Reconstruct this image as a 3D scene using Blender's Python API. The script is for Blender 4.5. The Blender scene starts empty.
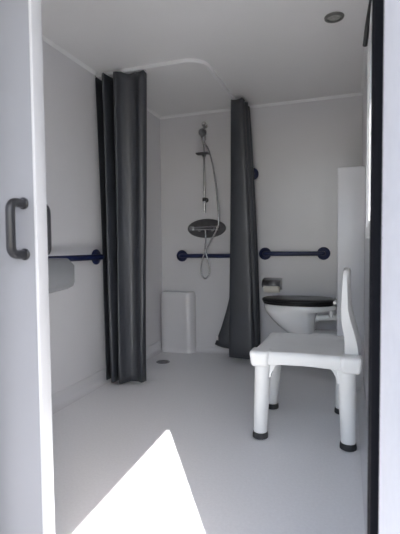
import bpy, bmesh, math, random
from mathutils import Vector, Matrix
random.seed(7)
S = bpy.context.scene
C = S.collection
PI = math.pi

# ------------------------------------------------------------------ helpers
def mat(name, col, rough=.5, metal=0., spec=.5, noise=None, bump=None, coat=0., sheen=0., trans=0.):
    m = bpy.data.materials.new(name); m.use_nodes = True
    nt = m.node_tree; b = nt.nodes['Principled BSDF']
    b.inputs['Base Color'].default_value = (*col, 1)
    b.inputs['Roughness'].default_value = rough
    b.inputs['Metallic'].default_value = metal
    b.inputs['Specular IOR Level'].default_value = spec
    b.inputs['Coat Weight'].default_value = coat
    b.inputs['Sheen Weight'].default_value = sheen
    tc = nt.nodes.new('ShaderNodeTexCoord')
    if noise:
        sc, amt = noise
        n = nt.nodes.new('ShaderNodeTexNoise'); n.inputs['Scale'].default_value = sc
        n.inputs['Detail'].default_value = 4
        nt.links.new(tc.outputs['Object'], n.inputs['Vector'])
        r = nt.nodes.new('ShaderNodeValToRGB')
        r.color_ramp.elements[0].position = .3; r.color_ramp.elements[1].position = .7
        r.color_ramp.elements[0].color = (*[c*(1-amt) for c in col], 1)
        r.color_ramp.elements[1].color = (*[min(1, c*(1+amt)) for c in col], 1)
        nt.links.new(n.outputs['Fac'], r.inputs['Fac'])
        nt.links.new(r.outputs['Color'], b.inputs['Base Color'])
    if bump:
        sc, st = bump
        n2 = nt.nodes.new('ShaderNodeTexNoise'); n2.inputs['Scale'].default_value = sc
        n2.inputs['Detail'].default_value = 3
        nt.links.new(tc.outputs['Object'], n2.inputs['Vector'])
        bp = nt.nodes.new('ShaderNodeBump'); bp.inputs['Strength'].default_value = st
        bp.inputs['Distance'].default_value = .01
        nt.links.new(n2.outputs['Fac'], bp.inputs['Height'])
        nt.links.new(bp.outputs['Normal'], b.inputs['Normal'])
    return m

M = {}
M['wall']    = mat('wall_panel', (.665, .66, .675), .28, noise=(2.2, .02), bump=(3.0, .05))
M['ceil']    = mat('ceiling_panel', (.76, .75, .745), .32, noise=(2.0, .015), bump=(2.5, .04))
M['floor']   = mat('moulded_floor', (.80, .80, .81), .38, noise=(90, .03), bump=(160, .06))
M['trim']    = mat('white_trim', (.78, .78, .78), .35, noise=(9, .01))
M['gloss']   = mat('glossy_moulding', (.68, .675, .69), .12, noise=(4, .01))
M['door']    = mat('door_laminate', (.27, .275, .293), .42, noise=(5, .015))
M['dooredge']= mat('door_edge', (.56, .56, .57), .4, noise=(8, .01))
M['outer']   = mat('outer_cladding', (.84, .83, .88), .6, noise=(40, .03), bump=(120, .15))
M['seal']    = mat('black_rubber', (.006, .006, .009), .7, spec=.15, noise=(30, .1))
M['handle']  = mat('charcoal_nylon', (.018, .018, .021), .35, noise=(20, .05))
M['curtain'] = mat('curtain_fabric', (.033, .037, .046), .42, spec=.8, noise=(14, .06), bump=(260, .10))
M['navy']    = mat('navy_bar', (.008, .014, .062), .4, noise=(10, .05))
M['plastic'] = mat('white_plastic', (.78, .78, .77), .36, noise=(12, .012))
M['rubber']  = mat('dark_rubber', (.03, .03, .032), .7, noise=(30, .1))
M['ceramic'] = mat('white_ceramic', (.80, .80, .79), .08, noise=(4, .008), coat=.3)
M['lid']     = mat('black_lid', (.009, .009, .010), .30, spec=.3, noise=(6, .05))
M['chrome']  = mat('chrome', (.48, .48, .49), .24, 1., noise=(10, .03))
M['steel']   = mat('brushed_steel', (.30, .30, .31), .34, .9, noise=(60, .08))
M['dplate']  = mat('dark_metal_plate', (.15, .15, .155), .38, .8, noise=(40, .1))
M['paper']   = mat('paper', (.85, .80, .72), .9, noise=(60, .02))
M['grey']    = mat('grey_moulding', (.19, .195, .205), .4, noise=(14, .04))
M['ground']  = mat('asphalt', (.07, .07, .068), .9, noise=(3, .12), bump=(30, .3))
M['added_canopy']  = mat('added_canopy_dark', (.10, .10, .105), .7, noise=(12, .05))  # for the added roof sheet, dark to keep light off the door
M['black']   = mat('black_plastic', (.015, .015, .016), .4, noise=(20, .1))
M['tag']     = mat('white_label', (.8, .8, .8), .7, noise=(30, .02))
M['lens']    = mat('lamp_lens', (.34, .34, .32), .25, noise=(80, .2))
M['spotring']= mat('spot_ring', (.16, .16, .15), .3, .6, noise=(30, .08))

def frosted(name):
    m = bpy.data.materials.new(name); m.use_nodes = True
    nt = m.node_tree; nt.nodes.clear()
    out = nt.nodes.new('ShaderNodeOutputMaterial')
    tr = nt.nodes.new('ShaderNodeBsdfTranslucent'); di = nt.nodes.new('ShaderNodeBsdfDiffuse')
    tc = nt.nodes.new('ShaderNodeTexCoord'); n = nt.nodes.new('ShaderNodeTexNoise'); n.inputs['Scale'].default_value = 40
    r = nt.nodes.new('ShaderNodeValToRGB')
    r.color_ramp.elements[0].color = (.80, .81, .82, 1); r.color_ramp.elements[1].color = (.86, .87, .88, 1)
    nt.links.new(tc.outputs['Object'], n.inputs['Vector']); nt.links.new(n.outputs['Fac'], r.inputs['Fac'])
    nt.links.new(r.outputs['Color'], tr.inputs['Color'])
    di.inputs['Color'].default_value = (.5, .5, .51, 1)
    mx = nt.nodes.new('ShaderNodeMixShader'); mx.inputs['Fac'].default_value = .5
    nt.links.new(tr.outputs[0], mx.inputs[1]); nt.links.new(di.outputs[0], mx.inputs[2])
    nt.links.new(mx.outputs[0], out.inputs['Surface'])
    return m
M['frost'] = frosted('frosted_glass')

def obj(name, bm, m, parent=None, smooth=40):
    bmesh.ops.recalc_face_normals(bm, faces=bm.faces)
    me = bpy.data.meshes.new(name); bm.to_mesh(me); bm.free()
    me.materials.append(m)
    if smooth:
        me.shade_smooth(); me.set_sharp_from_angle(angle=math.radians(smooth))
    o = bpy.data.objects.new(name, me); C.objects.link(o)
    if parent:
        o.parent = parent
        o.matrix_parent_inverse = Matrix.Translation(-parent.location)
    return o

def tag(o, label, cat, group=None):
    o['label'] = label; o['category'] = cat
    if group: o['group'] = group
    return o
def thing(name, label, cat, loc=(0, 0, 0), group=None):
    o = bpy.data.objects.new(name, None); C.objects.link(o); o.location = loc
    o.empty_display_size = .05
    return tag(o, label, cat, group)
def struct(name, bm, m, parent=None, smooth=0):
    o = obj(name, bm, m, parent, smooth)
    if not parent: o['kind'] = 'structure'
    return o

def add(bm, other):
    me = bpy.data.meshes.new('t'); other.to_mesh(me); other.free(); bm.from_mesh(me); bpy.data.meshes.remove(me)
def box(x0, x1, y0, y1, z0, z1, bev=0, seg=2, bm=None):
    b = bmesh.new(); bmesh.ops.create_cube(b, size=1)
    for v in b.verts:
        v.co = Vector((x0 + (v.co.x+.5)*(x1-x0), y0 + (v.co.y+.5)*(y1-y0), z0 + (v.co.z+.5)*(z1-z0)))
    if bev: bmesh.ops.bevel(b, geom=b.edges[:], offset=bev, segments=seg, affect='EDGES', profile=.5)
    if bm is None: return b
    add(bm, b); return bm
def smooth_path(pts, n=8):
    out = []; P = [Vector(p) for p in pts]
    for i in range(len(P)-1):
        a = P[max(i-1, 0)]; b = P[i]; c = P[i+1]; d = P[min(i+2, len(P)-1)]
        for k in range(n):
            t = k/n
            out.append(.5*((2*b) + (c-a)*t + (2*a-5*b+4*c-d)*t*t + (3*b-a-3*c+d)*t**3))
    out.append(P[-1]); return out
def tube(pts, r, seg=12, bm=None, caps=True):
    bm = bm or bmesh.new(); P = [Vector(p) for p in pts]
    rs = r if isinstance(r, (list, tuple)) else [r]*len(P)
    rings = []; up = None
    for i, p in enumerate(P):
        t = (P[min(i+1, len(P)-1)] - P[max(i-1, 0)]).normalized()
        if up is None:
            up = Vector((0, 0, 1)) if abs(t.z) < .9 else Vector((1, 0, 0))
        u = (up - t*up.dot(t)).normalized(); w = t.cross(u); up = u
        rings.append([bm.verts.new(p + (u*math.cos(a) + w*math.sin(a))*rs[i]) for a in [2*PI*k/seg for k in range(seg)]])
    for a, b in zip(rings, rings[1:]):
        for k in range(seg): bm.faces.new((a[k], a[(k+1) % seg], b[(k+1) % seg], b[k]))
    if caps:
        bm.faces.new(rings[0]); bm.faces.new(rings[-1])
    return bm
def lathe(prof, origin, axis='Z', seg=28, bm=None, sx=1., sy=1.):
    """prof: (radius, height) list along axis."""
    bm = bm or bmesh.new(); O = Vector(origin); rings = []
    for r, h in prof:
        ring = []
        for k in range(seg):
            a = 2*PI*k/seg; c, s = r*math.cos(a)*sx, r*math.sin(a)*sy
            d = {'Z': (c, s, h), 'Y': (c, h, s), 'X': (h, c, s)}[axis]
            ring.append(bm.verts.new(O + Vector(d)))
        rings.append(ring)
    for a, b in zip(rings, rings[1:]):
        for k in range(seg): bm.faces.new((a[k], a[(k+1) % seg], b[(k+1) % seg], b[k]))
    if prof[0] != prof[-1]:
        bm.faces.new(rings[0]); bm.faces.new(rings[-1])
    return bm
def loft(rings, bm=None, cap=True):
    bm = bm or bmesh.new(); R = [[bm.verts.new(p) for p in r] for r in rings]; n = len(R[0])
    for a, b in zip(R, R[1:]):
        for k in range(n): bm.faces.new((a[k], a[(k+1) % n], b[(k+1) % n], b[k]))
    if cap:
        bm.faces.new(R[0]); bm.faces.new(R[-1])
    return bm
def arc_bend(a, b, c, r, n=6):
    """corner at b between a and c, rounded with radius r"""
    a, b, c = Vector(a), Vector(b), Vector(c)
    u = (a-b).normalized(); w = (c-b).normalized()
    p, q = b+u*r, b+w*r; out = []
    for k in range(n+1):
        t = k/n; out.append((1-t)**2*p + 2*t*(1-t)*b + t*t*q)
    return out

# ------------------------------------------------------------------ room
XL, XR, YF, YB, H = -1.6785, .1053, .90, 3.7016, 2.20
DL, DR, YO, DH = -.97, .062, .49, 2.10          # doorway: sides, outer face, head height
T = .12
struct('floor', box(XL-T, XR+T, YO, YB+T, -.10, 0), M['floor'])
struct('ceiling', box(XL-T, XR+T, YO, YB+T, H, H+.12), M['ceil'])
struct('wall_left', box(XL-T, XL, YO, YB+T, 0, H), M['wall'])
struct('wall_back', box(XL, XR, YB, YB+T, 0, H), M['wall'])
# right wall with the window opening
WY0, WY1, WZ0, WZ1 = 1.15, 2.10, 1.055, 1.86
bm = box(XR, XR+T, YO, WY0, 0, H); box(XR, XR+T, WY1, YB+T, 0, H, bm=bm)
box(XR, XR+T, WY0, WY1, 0, WZ0, bm=bm); box(XR, XR+T, WY0, WY1, WZ1, H, bm=bm)
struct('wall_right', bm, M['wall'])
# front wall with the doorway (deep reveal)
bm = box(XL, DL, YO, YF, 0, H); box(DR, XR, YO, YF, 0, H, bm=bm); box(DL, DR, YO, YF, DH, H, bm=bm)
struct('wall_front', bm, M['outer'])

# ceiling cove trims
def cove(name, ax, fixed, a, b, sgn):
    s = .018; bm = bmesh.new()
    prof = [(0, 0), (s, 0), (s*.75, -s*.35), (s*.35, -s*.75), (0, -s)]
    R = []
    for e in (a, b):
        R.append([(fixed+sgn*p[0], e, H+p[1]) if ax == 'Y' else (e, fixed+sgn*p[0], H+p[1]) for p in prof])
    return struct(name, loft(R, bm), M['trim'])
cove('trim_1', 'X', YB, XL, XR, -1)
cove('trim_2', 'Y', XL, YF, YB, 1)
cove('trim_3', 'Y', XR, YF, YB, -1)

# moulded skirting upstands with a coved foot
def skirt(name, ax, fixed, a, b, sgn, h=.095):
    prof = [(0, 0), (.045, 0), (.028, .006), (.016, .018), (.010, .036), (.009, h-.006), (.006, h), (0, h)]
    R = [[(fixed+sgn*p[0], e, p[1]) if ax == 'Y' else (e, fixed+sgn*p[0], p[1]) for p in prof] for e in (a, b)]
    return struct(name, loft(R), M['wall'], smooth=40)
skirt('baseboard_left', 'Y', XL, YF, YB, 1)
skirt('baseboard_back', 'X', YB, XL+.0, XR, -1, .05)
skirt('baseboard_right', 'Y', XR, YF, YB, -1)

# unseen dark plate added in the doorway to cut bounce onto the door
M['plate'] = mat('added_dark_plate', (.05, .05, .052), .6, noise=(25, .1), bump=(60, .2))
struct('added_threshold', box(DL, DR, YO, .945, 0, .006, .002), M['plate'])
# black rubber door seal at the right side of the doorway
bm = box(.0445, DR+.003, YF, YF+.022, 0, DH, .004)
add(bm, tube([(.0475, YF+.016, 0), (.0475, YF+.016, DH)], .0065, 10))
struct('trim_4', bm, M['seal'], smooth=40)

# sliding door
door = struct('door_1', box(-1.66, -.822, .962, 1.003, .012, 2.14, .002), M['door'])
struct('edge_trim', box(-.8225, -.812, .961, 1.004, .012, 2.14, .0025), M['dooredge'], door, 40)
door.children[0]['label'] = 'white edge strip of the door'
def d_handle(y0, sy):
    z0, z1, x = .960, 1.102, -.856; so = .052
    a, b, c, d = (x, y0, z0), (x, y0+sy*so, z0), (x, y0+sy*so, z1), (x, y0, z1)
    pts = [a] + arc_bend(a, b, c, .024) + arc_bend(b, c, d, .024) + [d]
    bm = tube(pts, .0125, 16)
    for z in (z0, z1): lathe([(.0165, 0), (.0165, sy*.004), (.0125, sy*.007)], (x, y0, z), 'Y', 20, bm)
    return obj('door_handle', bm, M['handle'], door)
d_handle(.962, -1); d_handle(1.003, 1)
# ceiling track the door hangs from
bm = box(-1.66, DR, .965, 1.0, 2.145, H, .003)
struct('trim_5', bm, M['trim'])

# window on the right wall
xf = .074
bm = bmesh.new(); w = .075
for (y0, y1, z0, z1) in ((WY0-w, WY1+w, WZ0-w*.6, WZ0+.004), (WY0-w, WY1+w, WZ1-.004, WZ1+w*.6),
                         (WY0-w, WY0+.004, WZ0, WZ1), (WY1-.004, WY1+w, WZ0, WZ1)):
    box(xf+.004, XR+.002, y0, y1, z0, z1, .004, bm=bm)
win = struct('window_1', bm, M['trim'], smooth=40)
bm = bmesh.new()
for (y0, y1, z0, z1) in ((WY0, WY1, WZ0, WZ0+.03), (WY0, WY1, WZ1-.03, WZ1), (WY0, WY0+.03, WZ0, WZ1), (WY1-.022, WY1, WZ0, WZ1)):
    box(xf+.012, XR+.03, y0, y1, z0, z1, .004, bm=bm)
obj('sash', bm, M['trim'], win)
obj('window_pane', box(xf+.014, xf+.020, WY0+.028, WY1-.02, WZ0+.028, WZ1-.028), M['frost'], win, 0)
bm = tube([(.064, 2.02, 1.845), (.071, 1.95, 1.90), (.085, 1.82, 1.95)], .010, 8)
obj('window_stay', bm, M['black'], win)['label'] = 'black stay at the window head'

# concealed-cistern boxing in the back right corner
CX, CY, CH = -.0680, 3.00, 1.50
struct('trim_6', box(CX, XR, CY, YB, 0, CH, .006, 3), M['wall'], smooth=40)

# moulded bulge at the foot of the back wall in the shower corner
def bulge_ring(z, k, n=24):
    x0, x1 = XL+.004, -1.337; cx, hw = (x0+x1)/2, (x1-x0)/2*k; d = .11*k
    pts = []
    for i in range(n+1):
        a = PI*i/n; c, s = math.cos(a), math.sin(a)
        e = 2/3.8
        pts.append((cx + hw*math.copysign(abs(c)**e, c), YB+.002 - d*abs(s)**e, z))
    return pts
bm = loft([bulge_ring(0, 1.05), bulge_ring(.02, 1.01), bulge_ring(.05, 1.0), bulge_ring(.52, .985), bulge_ring(.545, .965), bulge_ring(.558, .93), bulge_ring(.562, .86)])
struct('trim_7', bm, M['gloss'], smooth=40)

# ------------------------------------------------------------------ outside
struct('ground', box(-9, 9, -9, .49, -.16, -.10), M['ground'])
bm = bmesh.new()
for (xa, z0, z1) in ((-2.6, 2.50, 2.56), (None, 2.46, 2.505)):     # unseen roof sheet added to cut the sun patch, side edge turned down
    e0, e1 = .27, .35                                                # the side edge splays out slightly to angle the sun patch
    P4 = [(e0-.05 if xa is None else xa, YO), (e0, YO), (e1, -2.2), (e1-.05 if xa is None else xa, -2.2)]
    loft([[(x, y, z0) for x, y in P4], [(x, y, z1) for x, y in P4]], bm)
added_canopy = struct('added_canopy', bm, M['added_canopy'])
for x in (-2.5, -1.3):
    obj('added_post', box(x, x+.08, -2.15, -2.07, -.10, 2.5, .004), M['added_canopy'], added_canopy)
struct('parapet', box(XL-T, XR+T, YO, YO+.3, H+.12, 2.60), M['outer'])

# ------------------------------------------------------------------ ceiling spot
sp = thing('ceiling_spotlight', 'small round grey spotlight recessed in the ceiling near the doorway', 'ceiling light', (-.078, 2.437, H))
obj('ring', lathe([(.032, 0), (.052, 0), (.052, -.003), (.049, -.008), (.038, -.010), (.034, -.004), (.032, 0)], (-.078, 2.437, H), 'Z', 32), M['spotring'], sp)
obj('lens', lathe([(.0345, -.0005), (.0345, -.003), (.022, -.0055), (.004, -.006)], (-.078, 2.437, H), 'Z', 28), M['lens'], sp)

# ------------------------------------------------------------------ curtain rail
RX, RY, RZ, RR = -.895, 2.63, H-.017, .13
path = [(XL, RY, RZ)] + [(XL+.1*i, RY, RZ) for i in range(1, 6)]
path += [(RX-RR+RR*math.sin(a), RY+RR-RR*math.cos(a), RZ) for a in [PI/2*i/10 for i in range(11)]]
path += [(RX, RY+RR+(YB-RY-RR)*i/5, RZ) for i in range(1, 6)]
bm = bmesh.new(); P = [Vector(p) for p in path]; rings = []
for i, p in enumerate(P):
    t = (P[min(i+1, len(P)-1)]-P[max(i-1, 0)]).normalized(); n = Vector((-t.y, t.x, 0))
    rings.append([p+n*a+Vector((0, 0, b)) for a, b in ((-.011, .016), (-.011, -.004), (-.007, -.008), (.007, -.008), (.011, -.004), (.011, .016))])
rail = tag(obj('curtain_rail', loft(rings, bm), M['trim']), 'white curtain rail curving across the ceiling around the shower', 'curtain rail')

# ------------------------------------------------------------------ curtains
def curtain(name, label, top, bot, ztop, zbot, exps=None, zb=None, hook_idx=(), sag=.012, n=7, rows=44):
    th = thing(name, label, 'shower curtain', (top[len(top)//2][0], top[len(top)//2][1], 0), 'grey shower curtains')
    tp = smooth_path([(x, y, 0) for x, y in top], n); bt = smooth_path([(x, y, 0) for x, y in bot], n)
    N = len(tp)
    ex = smooth_path([(e, z, 0) for e, z in zip(exps or [1]*len(top), zb or [zbot]*len(top))], n)
    bm = bmesh.new(); G = []
    for j in range(rows+1):
        t = j/rows; row = []
        for i in range(N):
            e = ex[i].x; k = t**e
            p = tp[i].lerp(bt[i], k)
            f = i/(n*1.0)
            zt = ztop - sag*abs(math.sin(PI*f/2))
            z = zt + (ex[i].y - zt)*t
            wob = .006*math.sin(5*t+i*.31)*t
            row.append(bm.verts.new((p.x+wob, p.y+wob*.6, z)))
        G.append(row)
    for j in range(rows):
        for i in range(N-1): bm.faces.new((G[j][i], G[j][i+1], G[j+1][i+1], G[j+1][i]))
    cl = obj('cloth', bm, M['curtain'], th, 180)
    so = cl.modifiers.new('thick', 'SOLIDIFY'); so.thickness = .0025; so.offset = 0
    for q in hook_idx:
        p = tp[min(q*n, N-1)]
        hx, hy = p.x, p.y
        ry = RY if name == 'shower_curtain' and hy < 2.8 else hy
        rx = RX if hy > 2.9 else hx
        bmh = tube(smooth_path([(rx, ry, RZ-.010), (rx, ry, RZ-.020), ((rx+hx)/2, (ry+hy)/2, ztop+.004), (hx, hy, ztop-.012)], 4), .0028, 8)
        obj('hook', bmh, M['trim'], th)
    return th, cl

topL = [(-1.664, 2.595), (-1.652, 2.665), (-1.622, 2.665), (-1.603, 2.585), (-1.583, 2.565), (-1.562, 2.615), (-1.552, 2.690),
        (-1.528, 2.675), (-1.512, 2.580), (-1.486, 2.552), (-1.462, 2.592), (-1.42, 2.622), (-1.372, 2.628), (-1.335, 2.612), (-1.308, 2.622), (-1.300, 2.655)]
botL = [(-1.612 + (x+1.650)*.755, 2.615 + (y-2.60)*1.15) for x, y in topL]
cL, clothL = curtain('shower_curtain', 'charcoal shower curtain bunched against the left wall', topL, botL, H-.030, .03,
                     hook_idx=(0, 2, 4, 7, 9, 12, 15))
topR = [(-.895, 3.59), (-.87, 3.598), (-.81, 3.59), (-.795, 3.57), (-.84, 3.565), (-.905, 3.56), (-.91, 3.53), (-.86, 3.51),
        (-.795, 3.49), (-.79, 3.46), (-.84, 3.44), (-.90, 3.425), (-.905, 3.39), (-.86, 3.372), (-.81, 3.37), (-.795, 3.40)]
botR = [(-.812 + (x+.848)*1.95, y) for x, y in topR]
botR[0] = (-1.11, 3.575); botR[1] = (-1.02, 3.56)
exR = [4.2, 3.4] + [.9]*14
zbR = [.11, .085] + [.055]*14
cR, clothR = curtain('shower_curtain', 'charcoal shower curtain gathered at the back wall beside the shower set', topR, botR, H-.030, .055,
                     exps=exR, zb=zbR, hook_idx=(0, 2, 5, 8, 10, 12, 15))
lab = obj('care_label', box(-1.098, -1.080, 3.560, 3.564, .150, .185, .001), M['tag'], cR)
lab['label'] = 'small white care label'

# ------------------------------------------------------------------ grab bars
def rosette(bm, pos, axis, sgn, r=.054):
    lathe([(r*.96, sgn*.0015), (r, sgn*.005), (r, sgn*.012), (r*.86, sgn*.019), (r*.45, sgn*.022), (.018, sgn*.024)], pos, axis, 32, bm)
    return bm
def bar_on_back(name, label, x0, x1, z):
    th = thing(name, label, 'grab bar', ((x0+x1)/2, YB-.0015, z), 'navy grab bars')
    y = YB-.062
    a, b, c, d = (x0, YB-.012, z), (x0, y, z), (x1, y, z), (x1, YB-.012, z)
    obj('bar', tube([a]+arc_bend(a, b, c, .03)+arc_bend(b, c, d, .03)+[d], .019, 16), M['navy'], th)
    for x in (x0, x1): obj('rosette', rosette(bmesh.new(), (x, YB+.002, z), 'Y', -1), M['navy'], th)
    return th
bar_on_back('grab_bar', 'short navy grab bar on the back wall above the toilet', -.686, -.193, .914)
# shower bar: horizontal run plus upright, partly behind the curtain
th = thing('grab_bar', 'navy grab bar on the back wall under the shower mixer, passing behind the curtain', 'grab bar', (-1.2, YB, .897), 'navy grab bars')
y = YB-.062; x0, x1, z0, z1 = -1.468, -.795, .897, 1.612
a, b, c, d, e = (x0, YB-.012, z0), (x0, y, z0), (x1, y, z0), (x1, y, z1), (x1, YB-.012, z1)
obj('bar', tube([a]+arc_bend(a, b, c, .03)+arc_bend(b, c, d, .05)+arc_bend(c, d, e, .03)+[e], .019, 16), M['navy'], th)
for x, z in ((x0, z0), (x1, z1)): obj('rosette', rosette(bmesh.new(), (x, YB, z), 'Y', -1), M['navy'], th)
obj('rosette', lathe([(.03, -.0015), (.03, -.01), (.0165, -.014), (.0165, -.06)], (x1, YB, z0+.12), 'Y', 24), M['navy'], th)
# left wall bar
th = thing('grab_bar', 'navy grab bar along the left wall, between basin and curtain', 'grab bar', (XL, 2.2, .915), 'navy grab bars')
x = XL+.062; ya, yb, z = 1.86, 2.57, .914
a, b, c, d = (XL+.012, ya, z), (x, ya, z), (x, yb, z), (XL+.012, yb, z)
obj('bar', tube([a]+arc_bend(a, b, c, .03)+arc_bend(b, c, d, .03)+[d], .019, 16), M['navy'], th)
for yy in (ya, yb): obj('rosette', rosette(bmesh.new(), (XL, yy, z), 'X', 1), M['navy'], th)

# ------------------------------------------------------------------ wash basin on the left wall
bx0, bx1, by0, by1, bz = XL, -1.25, 1.28, 1.74, .930
def brect(x1, y0, y1, z, r, n=6, x0=bx0):
    pts = [(x0, y0, z)]
    for k in range(n+1):
        a = -PI/2 + PI/2*k/n; pts.append((x1-r+r*math.cos(a), y0+r+r*math.sin(a), z))
    for k in range(n+1):
        a = PI/2*k/n; pts.append((x1-r+r*math.cos(a), y1-r+r*math.sin(a), z))
    pts.append((x0, y1, z)); return pts
rings = [brect(bx1-.14, by0+.10, by1-.03, bz-.178, .03), brect(bx1-.03, by0+.03, by1-.006, bz-.150, .02), brect(bx1-.006, by0+.01, by1-.001, bz-.135, .012),
         brect(bx1, by0, by1, bz-.115, .010), brect(bx1, by0, by1, bz-.036, .010), brect(bx1-.012, by0+.01, by1-.018, bz-.012, .012), brect(bx1-.016, by0+.012, by1-.026, bz-.002, .012),
         brect(bx1-.022, by0+.018, by1-.032, bz, .012),
         brect(bx1-.045, by0+.045, by1-.045, bz-.001, .05, x0=bx0+.07), brect(bx1-.065, by0+.065, by1-.065, bz-.03, .06, x0=bx0+.085),
         brect(bx1-.10, by0+.10, by1-.10, bz-.085, .07, x0=bx0+.12), brect(bx1-.16, by0+.17, by1-.17, bz-.095, .03, x0=bx0+.18)]
basin = thing('wall_mounted_basin', 'small grey moulded basin on the left wall behind the door handles', 'basin', (XL, 1.5, bz-.17))
obj('bowl', loft(rings), M['grey'], basin, 50)
obj('drain_plug', lathe([(.022, 0), (.022, .003), (.012, .005)], (-1.47, 1.51, bz-.0955), 'Z', 20), M['chrome'], basin)

# ------------------------------------------------------------------ shower set
sx, sy = -1.226, YB-.055
sh = thing('shower_set', 'chrome shower riser with hand shower, slide bar and hose on the back wall', 'shower', (sx, YB, 1.3))
obj('riser_rail', tube([(sx, sy, 1.285), (sx, sy, 2.095)], .0095, 14), M['chrome'], sh)
for z in (1.405, 2.075):
    bm = tube([(sx, YB, z), (sx, sy, z)], .011, 12)
    lathe([(.022, 0), (.022, -.006), (.013, -.010)], (sx, YB, z), 'Y', 20, bm)
    lathe([(.017, -.016), (.019, -.012), (.019, .012), (.017, .016)], (sx, sy, z), 'Z', 18, bm)
    k = obj('rail_bracket', bm, M['black'] if z < 1.5 else M['chrome'], sh)
    if z < 1.5: k['label'] = 'black lower rail bracket'
# slider with soap ledge
bm = lathe([(.014, -.02), (.018, -.014), (.018, .014), (.014, .02)], (sx, sy, 1.808), 'Z', 18)
box(sx-.056, sx+.056, sy-.075, sy-.012, 1.800, 1.814, .004, bm=bm)
obj('soap_ledge', bm, M['dplate'], sh)
# hand shower in its holder
bm = lathe([(.016, -.022), (.020, -.016), (.020, .016), (.016, .022)], (sx, sy, 1.955), 'Z', 18)
tube([(sx, sy-.01, 1.955), (sx, sy-.05, 1.955)], .013, 12, bm)
obj('holder', bm, M['chrome'], sh)
bm = tube(smooth_path([(sx+.010, sy-.034, 1.885), (sx+.008, sy-.045, 1.93), (sx+.012, sy-.060, 1.960), (sx+.018, sy-.080, 1.983)], 5), .011, 14)
hb = lathe([(.012, .022), (.026, .018), (.036, .006), (.037, -.004), (.034, -.010), (.006, -.011)], (0, 0, 0), 'Y', 28)
bmesh.ops.transform(hb, matrix=Matrix.Translation((sx+.020, sy-.095, 1.978)) @ Matrix.Rotation(math.radians(34), 4, 'X'), verts=hb.verts)
add(bm, hb)
obj('hand_shower', bm, M['chrome'], sh)
# hose: mixer outlet, low loop, back up to the hand shower
hp = [(-1.216, YB-.058, 1.086), (-1.214, YB-.066, 1.03), (-1.208, YB-.100, .95), (-1.172, YB-.104, .83), (-1.168, YB-.104, .745), (-1.203, YB-.104, .695),
      (-1.240, YB-.104, .725), (-1.246, YB-.104, .80), (-1.220, YB-.106, .905), (-1.160, YB-.106, 1.02), (-1.103, YB-.104, 1.12), (-1.080, YB-.100, 1.20),
      (-1.094, YB-.092, 1.42), (-1.128, YB-.09, 1.66), (-1.166, YB-.09, 1.82), (-1.200, YB-.089, 1.885), (-1.213, YB-.089, 1.90)]
obj('hose', tube(smooth_path(hp, 8), .0075, 10), M['chrome'], sh)
# thermostatic bar mixer on an oval plate
mx = thing('shower_mixer', 'chrome bar mixer over a dark oval plate on the back wall', 'mixer tap', (-1.225, YB, 1.147))
obj('plate', lathe([(.184, -.001), (.184, -.010), (.176, -.016), (.165, -.014), (.02, -.012)], (-1.225, YB, 1.147), 'Y', 48, sy=.475), M['dplate'], mx)
my = YB-.058
bm = tube([(-1.323, my, 1.146), (-1.136, my, 1.146)], .019, 16)
obj('mixer_body', bm, M['chrome'], mx)
for s in (-1, 1):
    cx = -1.2295 + s*.0935
    bm = lathe([(.021, 0), (.0235, s*.005), (.0235, s*.038), (.019, s*.044)], (cx, my, 1.146), 'X', 20)
    obj('knob', bm, M['chrome'], mx)
    obj('union', lathe([(.026, -.008), (.026, -.016), (.014, -.02), (.014, -.05)], (-1.2295+s*.06, YB, 1.146), 'Y', 20), M['chrome'], mx)
obj('outlet', lathe([(.011, 0), (.011, -.02), (.013, -.024), (.013, -.040)], (-1.216, my, 1.132), 'Z', 16), M['chrome'], mx)

# floor drain
dr = thing('floor_drain', 'round grey drain grate in the shower floor', 'drain', (-1.484, 3.266, 0))
obj('rim', lathe([(.046, .0005), (.058, .0005), (.058, .003), (.054, .005), (.047, .004), (.046, .0005)], (-1.484, 3.266, 0), 'Z', 32), M['steel'], dr)
bm = lathe([(.047, .0005), (.047, .0025), (.002, .0028)], (-1.484, 3.266, 0), 'Z', 28)
for k in range(-3, 4):
    hw = math.sqrt(max(.044**2-(k*.012)**2, 0)); box(-1.484-hw, -1.484+hw, 3.266+k*.012-.003, 3.266+k*.012+.003, .002, .005, bm=bm)
obj('grate', bm, M['steel'], dr)

# ------------------------------------------------------------------ toilet paper holder
tp = thing('toilet_paper_holder', 'chrome toilet paper holder with a flap on the back wall above the toilet', 'paper holder', (-.627, YB, .64))
obj('back_plate', box(-.697, -.538, YB-.0065, YB-.001, .60, .703, .002), M['steel'], tp)
rg = [(YB-.058-.056*math.cos(math.radians(t)), .632+.060*math.sin(math.radians(t))) for t in (76, 66, 56, 46, 36, 26, 16, 8)]
bm = bmesh.new(); A = [[bm.verts.new((x, yy, zz)) for yy, zz in [(YB-.008, .700)]+rg] for x in (-.697, -.538)]
for i in range(len(A[0])-1): bm.faces.new((A[0][i], A[0][i+1], A[1][i+1], A[1][i]))
fl = obj('flap', bm, M['steel'], tp, 60)
so = fl.modifiers.new('t', 'SOLIDIFY'); so.thickness = .002
obj('spindle', tube([(-.70, YB-.008, .66), (-.70, YB-.058, .632), (-.542, YB-.058, .632)], .0045, 10), M['chrome'], tp)
roll = tag(obj('toilet_roll', lathe([(.019, 0), (.040, 0), (.040, .13), (.019, .13), (.019, 0)], (-.685, YB-.058, .6180), 'X', 32), M['paper']),
           'toilet paper roll under the metal flap of the holder', 'toilet paper')

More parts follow.
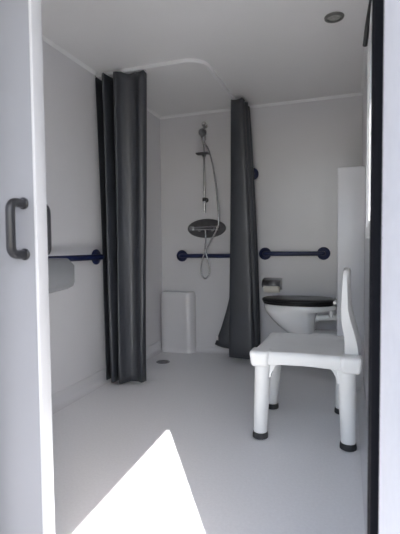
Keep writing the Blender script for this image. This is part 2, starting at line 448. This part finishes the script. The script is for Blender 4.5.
# ------------------------------------------------------------------ toilet (wall hung on the boxing, facing left)
TY, TZ = 3.345, .535
def plan(xf, xb, hw, z, n=40, e=2.3):
    """egg plan: round nose at xf (left), squarer at xb (right)"""
    pts = []; xm = xf + (xb-xf)*.46
    for k in range(n):
        a = 2*PI*k/n; c, s = math.cos(a), math.sin(a)
        if c < 0: pts.append((xm + (xm-xf)*c, TY + hw*s, z))
        else: pts.append((xm + (xb-xm)*abs(c)**(2/3.6), TY + hw*math.copysign(abs(s)**(2/2.6), s), z))
    return pts
toi = thing('toilet', 'white wall hung toilet with a black lid, facing left beside the corner boxing', 'toilet', (-.35, TY, .2))
bk = CX+.001
rings = [plan(-.345, -.20, .075, .225), plan(-.370, -.215, .090, .235), plan(-.400, -.228, .105, .265), plan(-.442, -.235, .122, .305),
         plan(-.515, -.237, .146, .36), plan(-.573, -.232, .164, .415), plan(-.608, -.222, .172, .462), plan(-.620, -.20, .175, .480), plan(-.624, -.10, .177, .492), plan(-.626, bk, .178, .505),
         plan(-.628, bk, .178, .524), plan(-.622, bk-.004, .174, .531),
         plan(-.572, bk-.10, .135, .531), plan(-.55, bk-.13, .115, .50), plan(-.48, bk-.17, .08, .42), plan(-.42, bk-.22, .05, .38)]
obj('bowl', loft(rings), M['ceramic'], toi, 60)
obj('wall_neck', box(-.30, bk, TY-.10, TY+.10, .215, .325, .02, 4), M['ceramic'], toi, 60)
bm = tube([(bk, TY, .44), (-.25, TY, .425)], .024, 18)
lathe([(.034, 0), (.034, -.012), (.026, -.018)], (bk, TY, .44), 'X', 20, bm); lathe([(.033, 0), (.033, .03), (.027, .036)], (-.245, TY, .425), 'X', 20, bm)
obj('flush_pipe', bm, M['plastic'], toi)
rings = [plan(-.632, bk-.03, .180, .532), plan(-.637, bk-.03, .183, .538), plan(-.637, bk-.03, .183, .546), plan(-.61, bk-.035, .176, .549)]
obj('seat', loft(rings), M['lid'], toi, 50)
rings = [plan(-.640, bk-.025, .184, .550), plan(-.645, bk-.025, .187, .556), plan(-.644, bk-.025, .187, .566), plan(-.630, bk-.03, .179, .574), plan(-.5, bk-.07, .12, .578), plan(-.40, bk-.15, .04, .579)]
obj('lid', loft(rings), M['lid'], toi, 50)
for s in (-1, 1):
    obj('hinge', lathe([(.012, -.03), (.015, -.025), (.015, .025), (.012, .03)], (bk-.022, TY+s*.075, .560), 'Y', 16), M['chrome'], toi)
    obj('bolt_cap', tube(smooth_path([(-.115, TY+s*.12, .50), (-.115, TY+s*.12, .47), (-.113, TY+s*.12, .452)], 3), .013, 14), M['plastic'], toi)

# ------------------------------------------------------------------ shower chair (faces left, backrest by the right wall)
ch = thing('shower_chair', 'white plastic shower chair with thick legs standing by the right wall', 'chair', (-.21, 2.32, 0))
SX0, SX1, SY0, SY1, SZ = -.464, .066, 2.058, 2.592, .454
def seat_ring(k, z, dish=0, n=96, e=6.5):
    cx, cy = (SX0+SX1)/2, (SY0+SY1)/2; pts = []
    for i in range(n):
        a = 2*PI*i/n; c, s = math.cos(a), math.sin(a)
        u = math.copysign(abs(c)**(2/e), c); v = math.copysign(abs(s)**(2/e), s)
        # far side is a little narrower, the sides pull in slightly between the corners
        pin = 1 - .075*(1-min(1, abs(u)*1.0)**2)
        pinx = 1 - .05*(1-min(1, abs(v))**2)
        fx = 1 - .06*(v*.5+.5)
        x = cx + (SX1-SX0)/2*k*u*pinx*fx; yy = cy + (SY1-SY0)/2*k*v*pin
        corner = (abs(u)*abs(v))**3
        pts.append((x, yy, z + dish*(1-0) - (0 if dish else 0) - (.030*corner if z < SZ-.03 else 0)))
    return pts
rings = [seat_ring(.88, SZ-.040), seat_ring(.95, SZ-.058), seat_ring(.985, SZ-.060), seat_ring(1.0, SZ-.050), seat_ring(1.0, SZ-.020), seat_ring(.985, SZ-.005),
         seat_ring(.955, SZ), seat_ring(.90, SZ+.001), seat_ring(.84, SZ-.004), seat_ring(.70, SZ-.010), seat_ring(.45, SZ-.015), seat_ring(.2, SZ-.017)]
obj('seat', loft(rings), M['plastic'], ch, 50)
LEG = [(-.4185, 2.112), (.007, 2.118), (-.428, 2.527), (-.030, 2.568)]
TOP = [(-.405, 2.135), (-.005, 2.135), (-.400, 2.515), (-.020, 2.515)]
for (lx, ly), (tx, ty) in zip(LEG, TOP):
    N = 10; pts = [(tx+(lx-tx)*k/N, ty+(ly-ty)*k/N, SZ-.03 + (.03-SZ+.03)*k/N) for k in range(N+1)]
    rs = [.043-.009*(k/N) for k in range(N+1)]; rs[0] = .046; rs[1] = .0445
    lg = obj('leg', tube(pts, rs, 24), M['plastic'], ch, 50)
    f = obj('rubber_foot', lathe([(.035, 0), (.039, .003), (.039, .016), (.0375, .028), (.0355, .032)], (lx, ly, 0), 'Z', 26), M['rubber'], lg)
    f['label'] = 'dark grey rubber foot'
    # moulded corner block over the leg top
    ox = SX0 if tx < -.2 else SX1; oy = SY0+.004 if ty < 2.3 else SY1-.004; sg = 1 if tx < -.2 else -1; sv = 1 if ty < 2.3 else -1
    if ty > 2.3: ox += sg*.018
    x0, x1 = sorted((ox-sg*.003, ox+sg*.100)); y0, y1 = sorted((oy-sv*.001, oy+sv*.100))
    b2 = box(x0, x1, y0, y1, SZ-.080, SZ+(.001 if ty < 2.3 else -.004))
    for v in b2.verts:
        if v.co.z < SZ-.04:
            v.co.x += (ox+sg*.052-v.co.x)*.14; v.co.y += (oy+sv*.052-v.co.y)*.14
    bmesh.ops.bevel(b2, geom=b2.edges[:], offset=.020, segments=4, affect='EDGES', profile=.6)
    obj('corner_block', b2, M['plastic'], ch, 60)
    # moulded socket bracing the leg under the seat, towards the chair's middle
    mxs = 1 if tx < -.2 else -1
    bm = bmesh.new()
    prof = [(0, 0), (.10, 0), (.085, -.022), (.058, -.040), (.045, -.075), (.038, -.105), (0, -.11)]
    w2 = .022
    R = [[(tx+mxs*p[0], ty+d, SZ-.040+p[1]) for p in prof] for d in (-w2, w2)]
    loft(R, bm); bmesh.ops.bevel(bm, geom=bm.edges[:], offset=.004, segments=2, affect='EDGES')
    for d in (-1, 1):
        lathe([(.011, 0), (.011, d*.005), (.006, d*.008)], (tx+mxs*.062, ty+d*w2, SZ-.058), 'Y', 14, bm)
    obj('leg_socket', bm, M['plastic'], ch, 50)
# backrest: curved panel, flaring into two mounting arms at the seat
def back_ring(z, xa, xb, y0, y1, n=10):
    """cross section at height z: front face xa (left), rear xb; bowed so the middle sits further right"""
    pts = []; cy, hw = (y0+y1)/2, (y1-y0)/2
    for k in range(n+1):
        v = -1+2*k/n; pts.append((xa + .012*(1-v*v) + (.006 if abs(v) == 1 else 0), cy+hw*v, z))
    for k in range(n+1):
        v = 1-2*k/n; pts.append((xb + .012*(1-v*v) - (.006 if abs(v) == 1 else 0), cy+hw*v, z))
    return pts
rings = [back_ring(SZ-.03, -.018, .054, 2.135, 2.50), back_ring(SZ+.01, -.018, .056, 2.135, 2.50), back_ring(SZ+.05, -.018, .050, 2.13, 2.505), back_ring(SZ+.10, -.022, .038, 2.12, 2.515),
         back_ring(SZ+.16, -.034, .021, 2.11, 2.525), back_ring(SZ+.22, -.036, .008, 2.11, 2.525), back_ring(SZ+.30, -.032, .004, 2.115, 2.52),
         back_ring(SZ+.36, -.028, .003, 2.12, 2.515), back_ring(SZ+.390, -.026, .003, 2.128, 2.507), back_ring(SZ+.402, -.022, -.002, 2.14, 2.495)]
obj('backrest', loft(rings), M['plastic'], ch, 60)

# ------------------------------------------------------------------ light
W = bpy.data.worlds.new('sky'); S.world = W; W.use_nodes = True
nt = W.node_tree; bg = nt.nodes['Background']
sk = nt.nodes.new('ShaderNodeTexSky'); sk.sky_type = 'NISHITA'; sk.sun_disc = False
sk.sun_elevation = math.radians(47.7); sk.sun_rotation = math.radians(148); sk.air_density = 1.0; sk.dust_density = 2.0
nt.links.new(sk.outputs['Color'], bg.inputs['Color']); bg.inputs['Strength'].default_value = .30

sun = bpy.data.lights.new('sun', 'SUN'); sun.energy = 19.0; sun.angle = math.radians(.53); sun.color = (1, .975, .95)
so = bpy.data.objects.new('sun', sun); C.objects.link(so)
dirv = Vector((-.528, .849, -1.10)).normalized()
so.rotation_euler = dirv.to_track_quat('-Z', 'Y').to_euler(); so.location = (3, -5, 6)

# ------------------------------------------------------------------ camera
yaw, pit, rol, f, hc = .33631, -.046645, -.0092416, 423.48, .9755
F = Vector((-math.sin(yaw)*math.cos(pit), math.cos(yaw)*math.cos(pit), math.sin(pit)))
R0 = Vector((math.cos(yaw), math.sin(yaw), 0)); U0 = R0.cross(F)
R = R0*math.cos(rol) + U0*math.sin(rol); U = R.cross(F)
cd = bpy.data.cameras.new('camera'); co = bpy.data.objects.new('camera', cd); C.objects.link(co)
co.matrix_world = Matrix(((R.x, U.x, -F.x, 0), (R.y, U.y, -F.y, 0), (R.z, U.z, -F.z, hc), (0, 0, 0, 1)))
cd.sensor_fit = 'HORIZONTAL'; cd.sensor_width = 36; cd.lens = 36*f/400; cd.clip_start = .02
cd.dof.use_dof = True; cd.dof.focus_distance = 2.5; cd.dof.aperture_fstop = 6.3
S.camera = co

vs = S.view_settings
S.display_settings.display_device = 'sRGB'
vs.view_transform = 'Standard'; vs.look = 'None'; vs.gamma = 1; vs.use_curve_mapping = False
vs.exposure = 1.10
cy = S.cycles
cy.use_denoising = True; cy.max_bounces = 14; cy.diffuse_bounces = 10; cy.glossy_bounces = 6; cy.transmission_bounces = 6
cy.sample_clamp_indirect = 6
